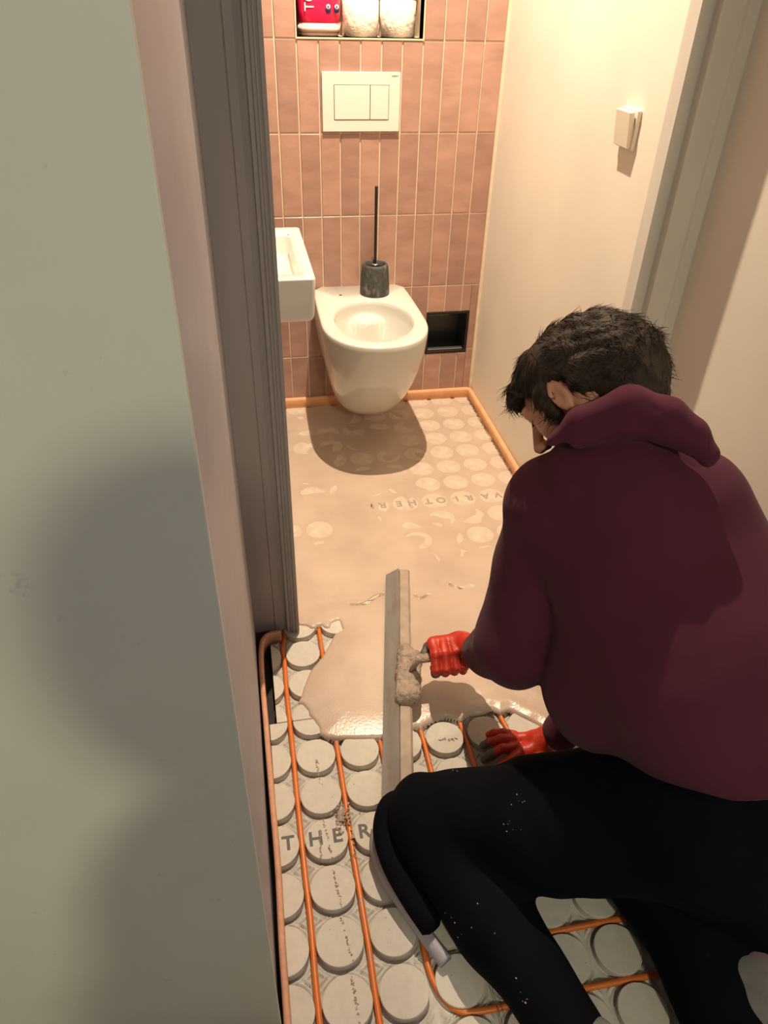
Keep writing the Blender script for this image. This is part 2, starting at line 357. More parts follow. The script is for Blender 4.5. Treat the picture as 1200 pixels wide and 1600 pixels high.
# ---- pipes
PZ = -.0095
def pipe(pts, label, name='heating_pipe'):
    o = tube(name, smooth_path(pts, 6), .0059, M_pipe, seg=14); return tag(o, label, 'pipe')
def wob(x, y0, y1, n=9, a=.0012):
    return [(x+random.uniform(-a, a), y0+(y1-y0)*k/(n-1), PZ+random.uniform(-.0006, .001)) for k in range(n)]
pipe([(-.040, .64, PZ), (-.043, .585, PZ), (-.050, .545, PZ)]+wob(-.050, .50, -.72, 14), 'orange heating pipe nearest the left wall, running under the door frame corner')
pipe(wob(.050, .60, -.72, 14), 'orange heating pipe with mortar crumbs, just right of the letters H and E')
pipe(wob(.150, .30, -.22, 7)+[(.152, -.275, PZ), (.163, -.315, PZ), (.185, -.341, PZ), (.22, -.350, PZ), (.30, -.350, PZ), (.42, -.348, PZ), (.53, -.349, PZ), (.65, -.35, PZ), (.76, -.35, PZ)], 'orange heating pipe bending right at the bottom, under both shins')
pipe(wob(.250, .30, .0, 5)+[(.25, -.17, PZ), (.262, -.215, PZ), (.285, -.240, PZ), (.32, -.250, PZ), (.42, -.248, PZ), (.53, -.248, PZ), (.65, -.25, PZ), (.76, -.25, PZ)], 'orange heating pipe emerging just right of the long trowel, mortar lump at its top')
pipe(wob(.350, .30, .0, 5)+[(.35, -.08, PZ), (.362, -.122, PZ), (.39, -.147, PZ), (.44, -.150, PZ), (.60, -.15, PZ), (.76, -.15, PZ)], 'orange heating pipe running between two whole studs towards the worker\'s thigh')
pipe([(.449, .30, PZ), (.450, .245, PZ), (.455, .205, PZ), (.470, .172, PZ), (.495, .156, PZ), (.54, .150, PZ), (.66, .150, PZ), (.77, .15, PZ)], 'orange heating pipe curving right beside the flat red glove')
# thin plate seam wires
tube('seam', [(.250, -.20, .0008), (.257, -.62, .0008)], .0006, M_ink, fl, seg=5)
tube('seam', [(.257, -.20, .0008), (.265, -.62, .0008)], .0005, M_ink, fl, seg=5)
# crumbs of mortar on studs and pipes
bm = bmesh.new(); rnd = random.Random(5)
def crumb(x, y, z, s):
    m_ = Matrix.Translation((x, y, z)) @ Matrix.Rotation(rnd.uniform(0, 3), 4, 'Z') @ Matrix.Diagonal((s*rnd.uniform(.6, 1.6), s*rnd.uniform(.6, 1.6), s*rnd.uniform(.3, .6), 1))
    bmesh.ops.create_icosphere(bm, subdivisions=1, radius=1, matrix=m_)
for _ in range(60): crumb(.037+rnd.gauss(0, .009), .045+rnd.gauss(0, .014), .0012, rnd.uniform(.001, .004))
for _ in range(26): crumb(.052+rnd.gauss(0, .003), .02+rnd.uniform(-.07, .03), -.002+rnd.uniform(0, .002), rnd.uniform(.001, .003))
for (cx, y0, y1, dx) in ((-.001, .045, -.043, .006), (.004, -.062, -.143, .007), (.008, -.16, -.238, .01), (.0, .19, .13, .0), (.012, -.262, -.34, .004), (-.012, .02, -.04, -.004)):
    for k in range(34):
        t = rnd.random(); crumb(cx+dx*t+rnd.gauss(0, .0012), y0+(y1-y0)*t, .0004, rnd.uniform(.0006, .0022))
for _ in range(90): crumb(rnd.uniform(-.08, .6), rnd.uniform(-.4, .2), .0004, rnd.uniform(.0005, .0013))
for (cx, cy) in ((.292, .195), (.315, .190)):
    for _ in range(14): crumb(cx+rnd.gauss(0, .005), cy+rnd.gauss(0, .0015), .001, rnd.uniform(.001, .0025))
tag(bm_obj('mortar_crumbs', bm, M_crust, fl), kind='stuff')

# ---- levelling compound
EDGE = [(-.102, .70), (-.03, .655), (-.006, .612), (.016, .606), (.030, .592), (.044, .592), (.050, .600), (.057, .600), (.064, .590), (.082, .585), (.090, .606), (.106, .612), (.110, .580), (.086, .566), (.064, .525), (.044, .490), (.010, .451), (-.012, .40), (-.021, .372), (-.033, .35), (-.018, .344), (-.008, .325), (-.008, .312), (.002, .296), (.012, .272), (.013, .253), (.028, .240), (.050, .232), (.10, .224), (.159, .216), (.21, .222), (.243, .236), (.250, .225), (.258, .236), (.29, .246), (.315, .253), (.335, .243), (.348, .236), (.352, .236), (.368, .246), (.392, .256), (.433, .253), (.445, .240), (.452, .240), (.472, .244), (.495, .222), (.519, .199), (.538, .179), (.541, .164), (.558, .156), (.579, .168), (.64, .20), (.70, .19), (.76, .22), (.814, .21), (.814, 1.838), (-.102, 1.838)]
def poly_dist(X, Y, poly):
    d = np.full(X.shape, 1e9); inside = np.zeros(X.shape, bool); n = len(poly)
    for i in range(n):
        (x1, y1), (x2, y2) = poly[i], poly[(i+1) % n]
        ex, ey = x2-x1, y2-y1; t = np.clip(((X-x1)*ex+(Y-y1)*ey)/(ex*ex+ey*ey), 0, 1)
        d = np.minimum(d, np.hypot(X-x1-t*ex, Y-y1-t*ey))
        c = ((y1 > Y) != (y2 > Y)) & (X < (x2-x1)*(Y-y1)/(y2-y1+1e-12)+x1); inside ^= c
    return np.where(inside, d, -d)
def screed_z(X, Y):
    d = poly_dist(X, Y, EDGE)
    near = np.clip((.70-Y)/.05, 0, 1)
    n1 = noise2(X, Y, 38, 11); n2 = noise2(X, Y, 16, 12); n3 = noise2(X, Y, 9, 13)
    # far part: flush with the stud tops, tops come through in patches
    bias = .00020-.00085*np.clip((X-.35)/.4, -.4, 1)-.0003*np.clip((Y-1.0)/.5, -.6, 1)+.0007*np.clip((.98-Y)/.2, 0, 1)
    far = bias+.00035*n1+.00040*n2
    # near part: a thick pool that thins and bulges at its rim
    t = np.clip(d/.085, 0, 1)
    pool = .0045+.0065*np.sin(np.clip(t, 0, 1)*np.pi/2)+.0006*n2+.0005*n3
    right = np.clip((X-.24)/.05, 0, 1)*np.clip((.34-Y)/.06, 0, 1)
    pool = pool+right*(.0022*np.exp(-((d-.028-.006*n2)/.012)**2)+.0009*noise2(X, Y, 60, 21))
    pool = pool*np.clip((.69-Y)/.12, 0, 1)**.5
    z = far*(1-near)+pool*near
    e = np.clip(d/.010, 0, 1); prof = np.sqrt(np.clip(1-(1-e)**2, 0, 1))
    z = np.where(near > .02, -.016+(z+.016)*prof, z)
    # ridges left where two pours met
    for (x0, y0, x1, y1, amp) in ((.150, .672, .245, .690, 1), (.335, .68, .375, .664, 1), (.445, .715, .51, .683, 1)):
        tt = np.clip(((X-x0)*(x1-x0)+(Y-y0)*(y1-y0))/((x1-x0)**2+(y1-y0)**2), 0, 1)
        yy = Y-(y0+tt*(y1-y0)) - .010*np.sin(tt*np.pi*1.6)*(-1)
        dd = np.hypot(X-(x0+tt*(x1-x0)), yy)
        z = z-.016*np.exp(-(dd/(.0046-.0018*np.abs(2*tt-1)))**2)+.0014*np.exp(-((yy-.006)/.004)**2)*np.exp(-((X-(x0+x1)/2)/.05)**2)
    return z
M_screed = bpy.data.materials.new('wet_pinkish_compound'); M_screed.use_nodes = True
nt = M_screed.node_tree; N = nt.nodes; L = nt.links; b = N['Principled BSDF']
tc = N.new('ShaderNodeTexCoord'); n = N.new('ShaderNodeTexNoise'); n.inputs['Scale'].default_value = 7; n.inputs['Detail'].default_value = 5; L.new(tc.outputs['Object'], n.inputs[0])
r = N.new('ShaderNodeValToRGB'); r.color_ramp.elements[0].color = (.50, .385, .30, 1); r.color_ramp.elements[1].color = (.57, .445, .35, 1); r.color_ramp.elements[0].position = .35; r.color_ramp.elements[1].position = .65
L.new(n.outputs[0], r.inputs[0]); L.new(r.outputs[0], b.inputs['Base Color'])
b.inputs['Roughness'].default_value = .27; b.inputs['Specular IOR Level'].default_value = .45
n2 = N.new('ShaderNodeTexNoise'); n2.inputs['Scale'].default_value = 170; n2.inputs['Detail'].default_value = 3; L.new(tc.outputs['Object'], n2.inputs[0])
n3 = N.new('ShaderNodeTexNoise'); n3.inputs['Scale'].default_value = 26; L.new(tc.outputs['Object'], n3.inputs[0])
mm = N.new('ShaderNodeMath'); mm.operation = 'ADD'; L.new(n2.outputs[0], mm.inputs[0]); L.new(n3.outputs[0], mm.inputs[1])
bp = N.new('ShaderNodeBump'); bp.inputs['Strength'].default_value = .35; bp.inputs['Distance'].default_value = .0016; L.new(mm.outputs[0], bp.inputs['Height']); L.new(bp.outputs[0], b.inputs['Normal'])
scr = heightfield('levelling_compound', -.102, .8145, .14, 1.8385, .0033, screed_z, M_screed, mask=lambda X, Y: poly_dist(X, Y, EDGE) > -.0004)
tag(scr, 'wet pinkish beige levelling compound spread over the far floor, faint round studs showing through', 'levelling compound', kind='stuff')
# white chunk of bare stud poking from the compound near the frame
# ---- foam edge strips
def strip_prof(t, z0, z1):
    r_ = t/2; pts = [(-r_, z0), (r_, z0), (r_, z1-r_)]
    pts += [(r_*math.cos(a), z1-r_+r_*math.sin(a)) for a in [math.pi*k/8 for k in range(1, 8)]]+[(-r_, z1-r_)]
    return pts
path = smooth_path([(-.112, 1.848, 0), (.3, 1.850, 0), (.6, 1.849, 0), (.795, 1.849, 0), (.815, 1.846, 0), (.8235, 1.835, 0), (.8245, 1.80, 0), (.8245, 1.5, 0), (.823, 1.2, 0), (.824, .9, 0), (.8235, .64, 0)], 6)
o = tube('foam_edge_strip', path, 0, M_foam, prof=strip_prof(.019, -.018, .041)); tag(o, 'bright peach foam edge strip along the foot of the tiled and right walls', 'edge strip')
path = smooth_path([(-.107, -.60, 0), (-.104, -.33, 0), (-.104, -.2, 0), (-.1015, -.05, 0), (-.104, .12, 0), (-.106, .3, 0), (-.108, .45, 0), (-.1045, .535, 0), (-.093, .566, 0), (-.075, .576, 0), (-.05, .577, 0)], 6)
o = tube('foam_edge_strip', path, 0, M_foam_shaded, prof=strip_prof(.0125, -.018, .026)); tag(o, 'peach foam edge strip, duller light painted into its colour, bending round the foot of the left door frame', 'edge strip')
# torn film fringe between compound and the right strip
fr = []; ff = []; rnd = random.Random(3); y = .70; k = 0
while y < 1.835:
    h = rnd.uniform(-.002, .010); wv = rnd.uniform(.003, .009)
    fr += [(.8155, y, -.004), (.8155-wv, y+rnd.uniform(-.002, .002), h)]
    if k: ff.append((2*k-2, 2*k-1, 2*k+1, 2*k))
    k += 1; y += rnd.uniform(.004, .009)
o = mesh_obj('film_fringe', fr, ff, mat('mortar_stained_film', (.30, .23, .17), .4, var=.3, vscale=80)); sm = o.modifiers.new('s', 'SOLIDIFY'); sm.thickness = .0006
tag(o, 'torn mortar-stained film fringe along the right foam strip', 'film', kind='stuff')

# ------------------------------------------------------------------ wall-hung toilet
WX = .352
def d_outline(w, yf, yb, n=56, wb=None):
    """D-shaped outline, flat at the wall; counter-clockwise from the front tip"""
    wb = w if wb is None else wb; ys = yf+(w*1.22); out = []
    m = n//2
    for k in range(n):
        a = -math.pi/2+2*math.pi*(k+.5)/n
        # angle about the point (0, ys)
        ca, sa = math.cos(a), math.sin(a)
        if sa <= 0:
            e = 2.25; rr_ = (abs(ca/w)**e+abs(sa/(ys-yf))**e)**(-1/e); out.append((rr_*ca, ys+rr_*sa))
        else:
            hw = w; L1 = (yb-ys)
            tx = hw/abs(ca) if abs(ca) > 1e-6 else 1e9; ty = L1/sa
            t_ = min(tx, ty); x, y = t_*ca, ys+t_*sa; s_ = (y-ys)/L1
            x *= 1-(1-wb/w)*s_*s_; out.append((x, y))
    return out
wc = tag(empty('toilet', (WX, YB, .12)), 'white wall-hung toilet bowl without a seat under the flush plate', 'toilet')
wc_i = Matrix.Translation((-WX, -YB, -.12))
def ring_d(z, w, yf, yb=YB, wb=None, cx=WX): return [(cx+x, y, z) for x, y in d_outline(w, yf, yb, wb=wb)]
outer = [ring_d(.118, .05, 1.60, YB-.01), ring_d(.122, .085, 1.545, YB-.004), ring_d(.135, .105, 1.505), ring_d(.165, .122, 1.468), ring_d(.21, .137, 1.425), ring_d(.27, .152, 1.378), ring_d(.34, .165, 1.335), ring_d(.41, .174, 1.307), ring_d(.46, .178, 1.296, wb=.168), ring_d(.479, .178, 1.295, wb=.168), ring_d(.484, .176, 1.298, wb=.166), ring_d(.4855, .172, 1.303, wb=.162)]
def ell(z, a, b_, cy, cx=WX+.002, n=56, fnr=None):
    out = []
    for k in range(n):
        t = -math.pi/2+2*math.pi*(k+.5)/n; f_ = fnr(t) if fnr else 1
        out.append((cx+a*f_*math.cos(t), cy+b_*f_*math.sin(t), z))
    return out
def wsh(t):   # scalloped lip at the back of the sump
    s_ = math.sin(t); return 1+.28*math.exp(-((abs(math.cos(t))-.75)/.22)**2)*(s_ > 0)-.30*math.exp(-(math.cos(t)/.45)**2)*(s_ > 0)
def bowl_z(x, y):
    a, b_ = .131, .170; q = min(1, math.hypot(x/a, (y-1.527)/b_)); dish = .325+.125*q**4.5
    yw = 1.622+.050*min(1.6, abs(x)/.072)**3-.004*math.exp(-(x/.02)**2); sh_ = .424+.02*max(0, (y-yw))/.1
    t = min(1, max(0, (y-yw)/.016)); return max(dish, dish+(sh_-dish)*t*t*(3-2*t)) if sh_ > dish else dish
inner = [ell(.4855, .137, .176, 1.527), ell(.483, .133, .172, 1.527), ell(.470, .131, .170, 1.527)]
for q in np.linspace(1, .02, 44):
    inner.append([(x, y, bowl_z(x-WX-.002, y)) for x, y, _ in ell(0, .131*q, .170*q, 1.527)])
o = rings_obj('bowl', outer+inner, M_cer, wc); o.data.transform(wc_i)
for hx, hy in ((WX-.078, 1.765), (WX+.078, 1.765)):
    o = lathe('fixing_hole', [(.0055, 0), (.0055, .0006), (.001, .0006)], (hx, hy, .4857), M_gapl, wc, seg=16); o.data.transform(wc_i)
# brush set standing on the toilet's back deck
BX, BY = .400, 1.772
br = tag(empty('toilet_brush_set', (BX, BY, .486)), 'charcoal stone toilet brush holder with a black handle, standing on the toilet', 'toilet brush')
lathe('holder', [(.02, 0), (.051, .0005), (.0535, .004), (.0525, .03), (.050, .07), (.047, .098), (.044, .106), (.040, .108), (.036, .105), (.035, .07), (.034, .02), (.005, .018)], (0, 0, 0), M_stone, br)
lathe('collar', [(.002, .085), (.031, .086), (.032, .092), (.012, .094), (.012, .100), (.009, .102)], (0, 0, 0), M_blackm, br, seg=28)
lathe('collar_ring', [(.006, .100), (.011, .101), (.011, .106), (.006, .107)], (0, 0, 0), mat('chrome', (.8, .8, .8), .15, metal=1), br, seg=20)
hd = lathe('handle', [(.0045, .02), (.0048, .12), (.0052, .30), (.0056, .34), (.0056, .362), (.004, .366), (.001, .366)], (0, 0, 0), M_black, br, seg=16)

# ------------------------------------------------------------------ flush plate
fx0, fx1, fz0, fz1 = .232, .4855, 1.003, 1.1725
fp = tag(empty('flush_plate', ((fx0+fx1)/2, YB, (fz0+fz1)/2)), 'white rectangular dual flush plate with a wide and a narrow button', 'flush plate')
cx_, cz_ = (fx0+fx1)/2, (fz0+fz1)/2
def rel(o, c): o.data.transform(Matrix.Translation((-c[0], -c[1], -c[2]))); return o
C0 = (cx_, YB, cz_)
rel(box('plate', (fx0, fx1, YB-.0135, YB-.001, fz0, fz1), M_plastic, fp, bev=.0015), C0)
rel(box('button_gap', (.2695, .4495, YB-.0140, YB-.0134, 1.0375, 1.1375), M_gapl, fp), C0)
rel(box('button', (.2712, .3860, YB-.0155, YB-.0137, 1.0392, 1.1358), M_plastic, fp, bev=.0006), C0)
rel(box('button', (.3882, .4478, YB-.0155, YB-.0137, 1.0392, 1.1358), M_plastic, fp, bev=.0006), C0)
t_ = text_obj('GEBERIT', .0062, M_ink, parent=fp); t_.rotation_euler = (math.pi/2, 0, 0); t_.location = (.468-cx_, -.0138, 1.1620-cz_)

# ------------------------------------------------------------------ recessed black holder
bh = tag(empty('recessed_paper_holder', (.709, YB, .283)), 'square black recessed paper holder set low in the tiles', 'paper holder')
C1 = (.709, YB, .283)
bm = bmesh.new(); f0, f1, g0, g1 = .624, .795, .197, .369
for d in ((f0, f1, YB-.005, YB+.004, g0, g0+.010), (f0, f1, YB-.005, YB+.004, g1-.010, g1), (f0, f0+.010, YB-.005, YB+.004, g0+.01, g1-.01), (f1-.010, f1, YB-.005, YB+.004, g0+.01, g1-.01)): add_box(bm, *d, bev=.001, seg=1)
rel(bm_obj('frame', bm, M_blackm, bh), C1)
bm = bmesh.new(); t_ = .001
for d in ((f0+.008, f1-.008, YB, YB+.112, g0+.008, g0+.010), (f0+.008, f1-.008, YB, YB+.112, g1-.010, g1-.008), (f0+.008, f0+.010, YB, YB+.112, g0+.008, g1-.008), (f1-.010, f1-.008, YB, YB+.112, g0+.008, g1-.008), (f0+.008, f1-.008, YB+.110, YB+.112, g0+.008, g1-.008)): add_box(bm, *d)
rel(bm_obj('box', bm, M_black, bh), C1)
rel(box('lip', (f0+.014, f1-.014, YB+.004, YB+.022, g0+.0102, g0+.016), mat('brushed_steel', (.55, .55, .56), .25, metal=.9), bh, bev=.001), C1)
rel(box('reflection_patch', (f0+.016, f1-.055, YB+.09, YB+.094, g1-.052, g1-.02), mat('painted_reflection', (.30, .20, .13), .6), bh), C1)  # beige reflection in the top of the box, painted as a flat patch

# ------------------------------------------------------------------ niche contents
NF = NICHE[2]+.0005
def roll(x, y, label):
    t = tag(empty('toilet_roll', (x, y, NF)), label, 'toilet roll', 'unwrapped toilet rolls in the niche')
    rings = []; n = 48; rs = random.Random(int(x*1000))
    for r_, z in ((.020, 0), (.052, 0), (.0565, .003), (.057, .05), (.0565, .094), (.052, .0965), (.020, .0965)):
        ph = rs.uniform(0, 6)
        rings.append([(r_*(1+.006*math.sin(5*a+ph)+.004*math.sin(11*a+z*40))*math.cos(a), r_*(1+.006*math.sin(5*a+ph)+.004*math.sin(11*a+z*40))*math.sin(a), z) for a in [k*2*math.pi/n for k in range(n)]])
    rings_obj('paper', rings, M_paper, t, caps=(False, False))
    lathe('core', [(.020, 0), (.020, .0965), (.0188, .0965), (.0188, 0)], (0, 0, 0), mat('grey_card', (.35, .30, .25), .9), t, seg=24)
roll(.3655, YB+.060, 'unwrapped white crumpled toilet roll in the niche, beside the pink pack')
roll(.4845, YB+.060, 'unwrapped cream toilet roll at the right end of the niche')
pk = tag(empty('toilet_roll_pack', (.232, YB+.06, NF)), 'crimson pink toilet roll pack with white lettering, at the left end of the niche', 'toilet roll pack')
def pillow(x0, x1, y0, y1, z0, z1, n=30):
    rings = []
    for z, s_ in ((z0, .90), (z0+.006, .97), (z0+.03, 1), ((z0+z1)/2, 1.01), (z1-.03, 1), (z1-.006, .97), (z1, .88)):
        ring = []
        for k in range(n):
            a = 2*math.pi*k/n; e = 4; c, s = math.cos(a), math.sin(a); rr_ = (abs(c)**e+abs(s)**e)**(-1/e)
            ring.append(((x0+x1)/2+(x1-x0)/2*rr_*c*s_, (y0+y1)/2+(y1-y0)/2*rr_*s*s_, z))
        rings.append(ring)
    return rings
rings_obj('clear_foot', pillow(-.066, .066, -.053, .055, 0, .040), M_film, pk)
rings_obj('wrapper', pillow(-.067, .067, -.0545, .056, .033, .225), M_pack, pk)
tx = text_obj('TOILET', .040, M_white, parent=pk); tx.rotation_euler = (math.pi/2, -math.pi/2, 0); tx.location = (-.030, -.0560, .127); tx.scale = (.95, 1.05, 1)
for dx in (.026, .052):
    lathe('eye_print', [(.0002, 0), (.0085, 0), (.0085, .0008), (.0002, .0008)], (0, 0, 0), M_navy, pk, seg=20).location = (dx, -.0558, .070)
    lathe('eye_print', [(.0002, 0), (.0065, 0), (.0065, .0008), (.0002, .0008)], (0, 0, 0), M_white, pk, seg=20).location = (dx, -.0566, .077)
    lathe('eye_print', [(.0002, 0), (.0024, 0), (.0024, .0008), (.0002, .0008)], (0, 0, 0), M_navy, pk, seg=16).location = (dx, -.0574, .078)
for o in pk.children:
    if o.name.startswith('eye_print'): o.rotation_euler = (math.pi/2, 0, 0)

# ------------------------------------------------------------------ wash basin
SX0, SX1, SY0, SY1, SZ0, SZ1 = XL+.001, .108, .97, 1.425, .708, .82
C2 = (SX0, (SY0+SY1)/2, SZ0)
def rrect(x0, x1, y0, y1, z, r_, n=8):
    out = []
    for cx, cy, a0, rad in ((x1-r_, y0+r_, -90, r_), (x1-r_, y1-r_, 0, r_), (x0+.002, y1-.002, 90, .002), (x0+.002, y0+.002, 180, .002)):
        for k in range(n):
            a = math.radians(a0+90*k/(n-1)); out.append((cx+rad*math.cos(a), cy+rad*math.sin(a), z))
    return out
def rr2(x0, x1, y0, y1, z, r_, n=8):
    out = []
    for cx, cy, a0 in ((x1-r_, y0+r_, -90), (x1-r_, y1-r_, 0), (x0+r_, y1-r_, 90), (x0+r_, y0+r_, 180)):
        for k in range(n):
            a = math.radians(a0+90*k/(n-1)); out.append((cx+r_*math.cos(a), cy+r_*math.sin(a), z))
    return out
bs = tag(empty('wash_basin', C2), 'small white rectangular wall-hung hand basin left of the toilet', 'wash basin')
rg = [rrect(SX0, SX1-.020, SY0+.012, SY1-.012, SZ0, .012), rrect(SX0, SX1-.010, SY0+.005, SY1-.005, SZ0+.003, .014), rrect(SX0, SX1-.005, SY0+.002, SY1-.002, SZ0+.015, .014), rrect(SX0, SX1, SY0, SY1, SZ1-.004, .012), rrect(SX0, SX1-.001, SY0+.001, SY1-.001, SZ1-.001, .012), rrect(SX0, SX1-.004, SY0+.004, SY1-.004, SZ1, .011),
      rr2(SX0+.03, SX1-.035, SY0+.040, SY1-.085, SZ1, .020), rr2(SX0+.032, SX1-.037, SY0+.042, SY1-.087, SZ1-.003, .020), rr2(SX0+.034, SX1-.040, SY0+.046, SY1-.095, SZ1-.045, .020), rr2(SX0+.045, SX1-.050, SY0+.060, SY1-.11, SZ1-.056, .018), rr2(SX0+.10, SX1-.095, SY0+.2, SY1-.2, SZ1-.058, .004)]
rel(rings_obj('basin', rg, M_cer, bs), C2)
o = lathe('overflow_hole', [(.0001, 0), (.003, 0), (.003, .0008), (.0001, .0008)], (.070, 1.345, SZ1-.0002), M_gapl, bs, seg=14); rel(o, C2)

# ------------------------------------------------------------------ light switch on the right wall
C3 = (XR, .925, 1.155)
sw = tag(empty('light_switch', C3), 'cream wall rocker light switch on the right wall', 'light switch')
rel(box('back_box', (XR-.010, XR, .884, .966, 1.114, 1.196), M_cord, sw, bev=.002), C3)
o = box('rocker', (-.006, .006, -.036, .036, -.037, .037), M_cord, sw, bev=.0015); o.location = (-.0155, .002, 0); o.rotation_euler = (0, math.radians(-6), 0)

# ------------------------------------------------------------------ lamp fixtures (above the frame)
for nm, x, y, lab in (('ceiling_downlight', .365, 1.24, 'round ceiling downlight over the toilet room'), ('ceiling_downlight', .20, -2.62, 'round ceiling downlight in the hall behind the camera')):
    t = tag(empty(nm, (x, y, CEIL)), lab, 'ceiling light')
    lathe('ring', [(.075, 0), (.075, -.006), (.055, -.012), (.05, -.002), (.05, 0)], (0, 0, 0), M_plastic, t)

# ------------------------------------------------------------------ SDF modelling tools
def surface_nets(F, lo, res):
    s = F < 0; nx, ny, nz = F.shape
    c = [(0, 0, 0), (1, 0, 0), (0, 1, 0), (1, 1, 0), (0, 0, 1), (1, 0, 1), (0, 1, 1), (1, 1, 1)]
    sh = (nx-1, ny-1, nz-1)
    cnt = np.zeros(sh, np.int8)
    for a in c: cnt += s[a[0]:a[0]+sh[0], a[1]:a[1]+sh[1], a[2]:a[2]+sh[2]]
    act = np.argwhere((cnt > 0) & (cnt < 8)); I, J, K = act.T
    idx = -np.ones(sh, np.int64); idx[I, J, K] = np.arange(len(act))
    P = np.zeros((len(act), 3)); W = np.zeros(len(act))
    for a in range(8):
        for b_ in range(a+1, 8):
            da = np.array(c[b_])-np.array(c[a])
            if np.abs(da).sum() != 1: continue
            va = F[I+c[a][0], J+c[a][1], K+c[a][2]]; vb = F[I+c[b_][0], J+c[b_][1], K+c[b_][2]]
            m = (va < 0) != (vb < 0); t = np.where(m, va/(va-vb+1e-20), 0)
            P[m] += np.array(c[a])+t[m, None]*da; W[m] += 1
    V = (act+P/W[:, None])*res+np.array(lo)
    faces = []
    for ax in range(3):
        o1, o2 = [(1, 2), (2, 0), (0, 1)][ax]
        sl0 = [slice(1, -1)]*3; sl0[ax] = slice(0, -1); sl1 = list(sl0); sl1[ax] = slice(1, None)
        A0 = s[tuple(sl0)]; A1 = s[tuple(sl1)]; e = np.argwhere(A0 != A1)
        if not len(e): continue
        inside0 = A0[e[:, 0], e[:, 1], e[:, 2]]
        off = np.ones(3, int); off[ax] = 0; e = e+off
        d1 = np.zeros(3, int); d1[o1] = 1; d2 = np.zeros(3, int); d2[o2] = 1
        q = [idx[tuple((e-d1-d2).T)], idx[tuple((e-d2).T)], idx[tuple(e.T)], idx[tuple((e-d1).T)]]
        q = np.stack(q, 1); q[~inside0] = q[~inside0][:, ::-1]; faces.append(q)
    Fc = np.concatenate(faces); return V, Fc[(Fc >= 0).all(1)]
def sdf_obj(name, fn, lo, hi, res, m, parent=None, origin=(0, 0, 0), relax=1):
    ax = [np.arange(lo[i], hi[i]+res, res, dtype=np.float32) for i in range(3)]
    X, Y, Z = np.meshgrid(*ax, indexing='ij'); F = fn(X, Y, Z).astype(np.float32)
    V, Fc = surface_nets(F, lo, res)
    for _ in range(relax):   # light Laplacian relaxation
        S = np.zeros_like(V); C_ = np.zeros(len(V))
        for a in range(4):
            b_ = (a+1) % 4; np.add.at(S, Fc[:, a], V[Fc[:, b_]]); np.add.at(S, Fc[:, b_], V[Fc[:, a]]); np.add.at(C_, Fc[:, a], 1); np.add.at(C_, Fc[:, b_], 1)
        V = V*.45+.55*S/np.maximum(C_, 1)[:, None]
    return np_mesh(name, V-np.array(origin), Fc, m, parent)
def smin(a, b_, k):
    h = np.clip(.5+.5*(b_-a)/k, 0, 1); return b_*(1-h)+a*h-k*h*(1-h)
def smax(a, b_, k): return -smin(-a, -b_, k)
def cap(X, Y, Z, a, b_, ra, rb):
    a = np.array(a, float); b_ = np.array(b_, float); d = b_-a; L2 = d@d
    px, py, pz = X-a[0], Y-a[1], Z-a[2]; t = np.clip((px*d[0]+py*d[1]+pz*d[2])/L2, 0, 1)
    return np.sqrt((px-t*d[0])**2+(py-t*d[1])**2+(pz-t*d[2])**2)-(ra+t*(rb-ra))
def elli(X, Y, Z, c, rad, R3=None):
    px, py, pz = X-c[0], Y-c[1], Z-c[2]
    if R3 is not None:
        px, py, pz = (px*R3[0][i]+py*R3[1][i]+pz*R3[2][i] for i in range(3))
    k0 = np.sqrt((px/rad[0])**2+(py/rad[1])**2+(pz/rad[2])**2); k1 = np.sqrt((px/rad[0]**2)**2+(py/rad[1]**2)**2+(pz/rad[2]**2)**2)+1e-9
    return k0*(k0-1)/k1
def chain(X, Y, Z, pts, rads, k=.01):
    d = None
    for i in range(len(pts)-1):
        c_ = cap(X, Y, Z, pts[i], pts[i+1], rads[i], rads[i+1]); d = c_ if d is None else smin(d, c_, k)
    return d
def n3(X, Y, Z, s, seed):
    rs = np.random.RandomState(seed); o = 0
    for k in range(5):
        v = rs.normal(size=3); v /= np.linalg.norm(v); f = s*rs.uniform(.6, 1.7); v2 = rs.normal(size=3); v2 /= np.linalg.norm(v2)
        o = o+np.sin((X*v[0]+Y*v[1]+Z*v[2])*f+rs.uniform(0, 6)+1.2*np.sin((X*v2[0]+Y*v2[1]+Z*v2[2])*f*.6))
    return o/2.2
def crease(X, Y, Z, a, b_, w_, depth):   # groove along a segment
    return depth*np.exp(-(np.maximum(cap(X, Y, Z, a, b_, 0, 0), 0)/w_)**2)

# ------------------------------------------------------------------ the kneeling worker
HC = np.array((.456, .198, .889))
Fh = np.array((-.516, .095, -.852)); Fh /= np.linalg.norm(Fh)
Rh = np.array((.727, .575, -.376)); Rh -= Fh*(Rh@Fh); Rh /= np.linalg.norm(Rh)   # the head's own right side
Uh = np.cross(Rh, Fh)
def hl(X, Y, Z):
    px, py, pz = X-HC[0], Y-HC[1], Z-HC[2]
    return px*Rh[0]+py*Rh[1]+pz*Rh[2], px*Fh[0]+py*Fh[1]+pz*Fh[2], px*Uh[0]+py*Uh[1]+pz*Uh[2]
def hw(x, y, z): return HC+Rh*x+Fh*y+Uh*z
C7 = np.array((.510, .085, .820)); LSH = np.array((.432, .145, .690)); RSH = np.array((.665, .110, .670))
CH = np.array((.560, .045, .640)); MID = np.array((.612, -.105, .525)); PEL = np.array((.64, -.25, .34))
LEL = np.array((.398, .105, .375)); LWR = np.array((.388, .330, .150))
REL = np.array((.665, .13, .32)); RWR = np.array((.545, .128, .060))
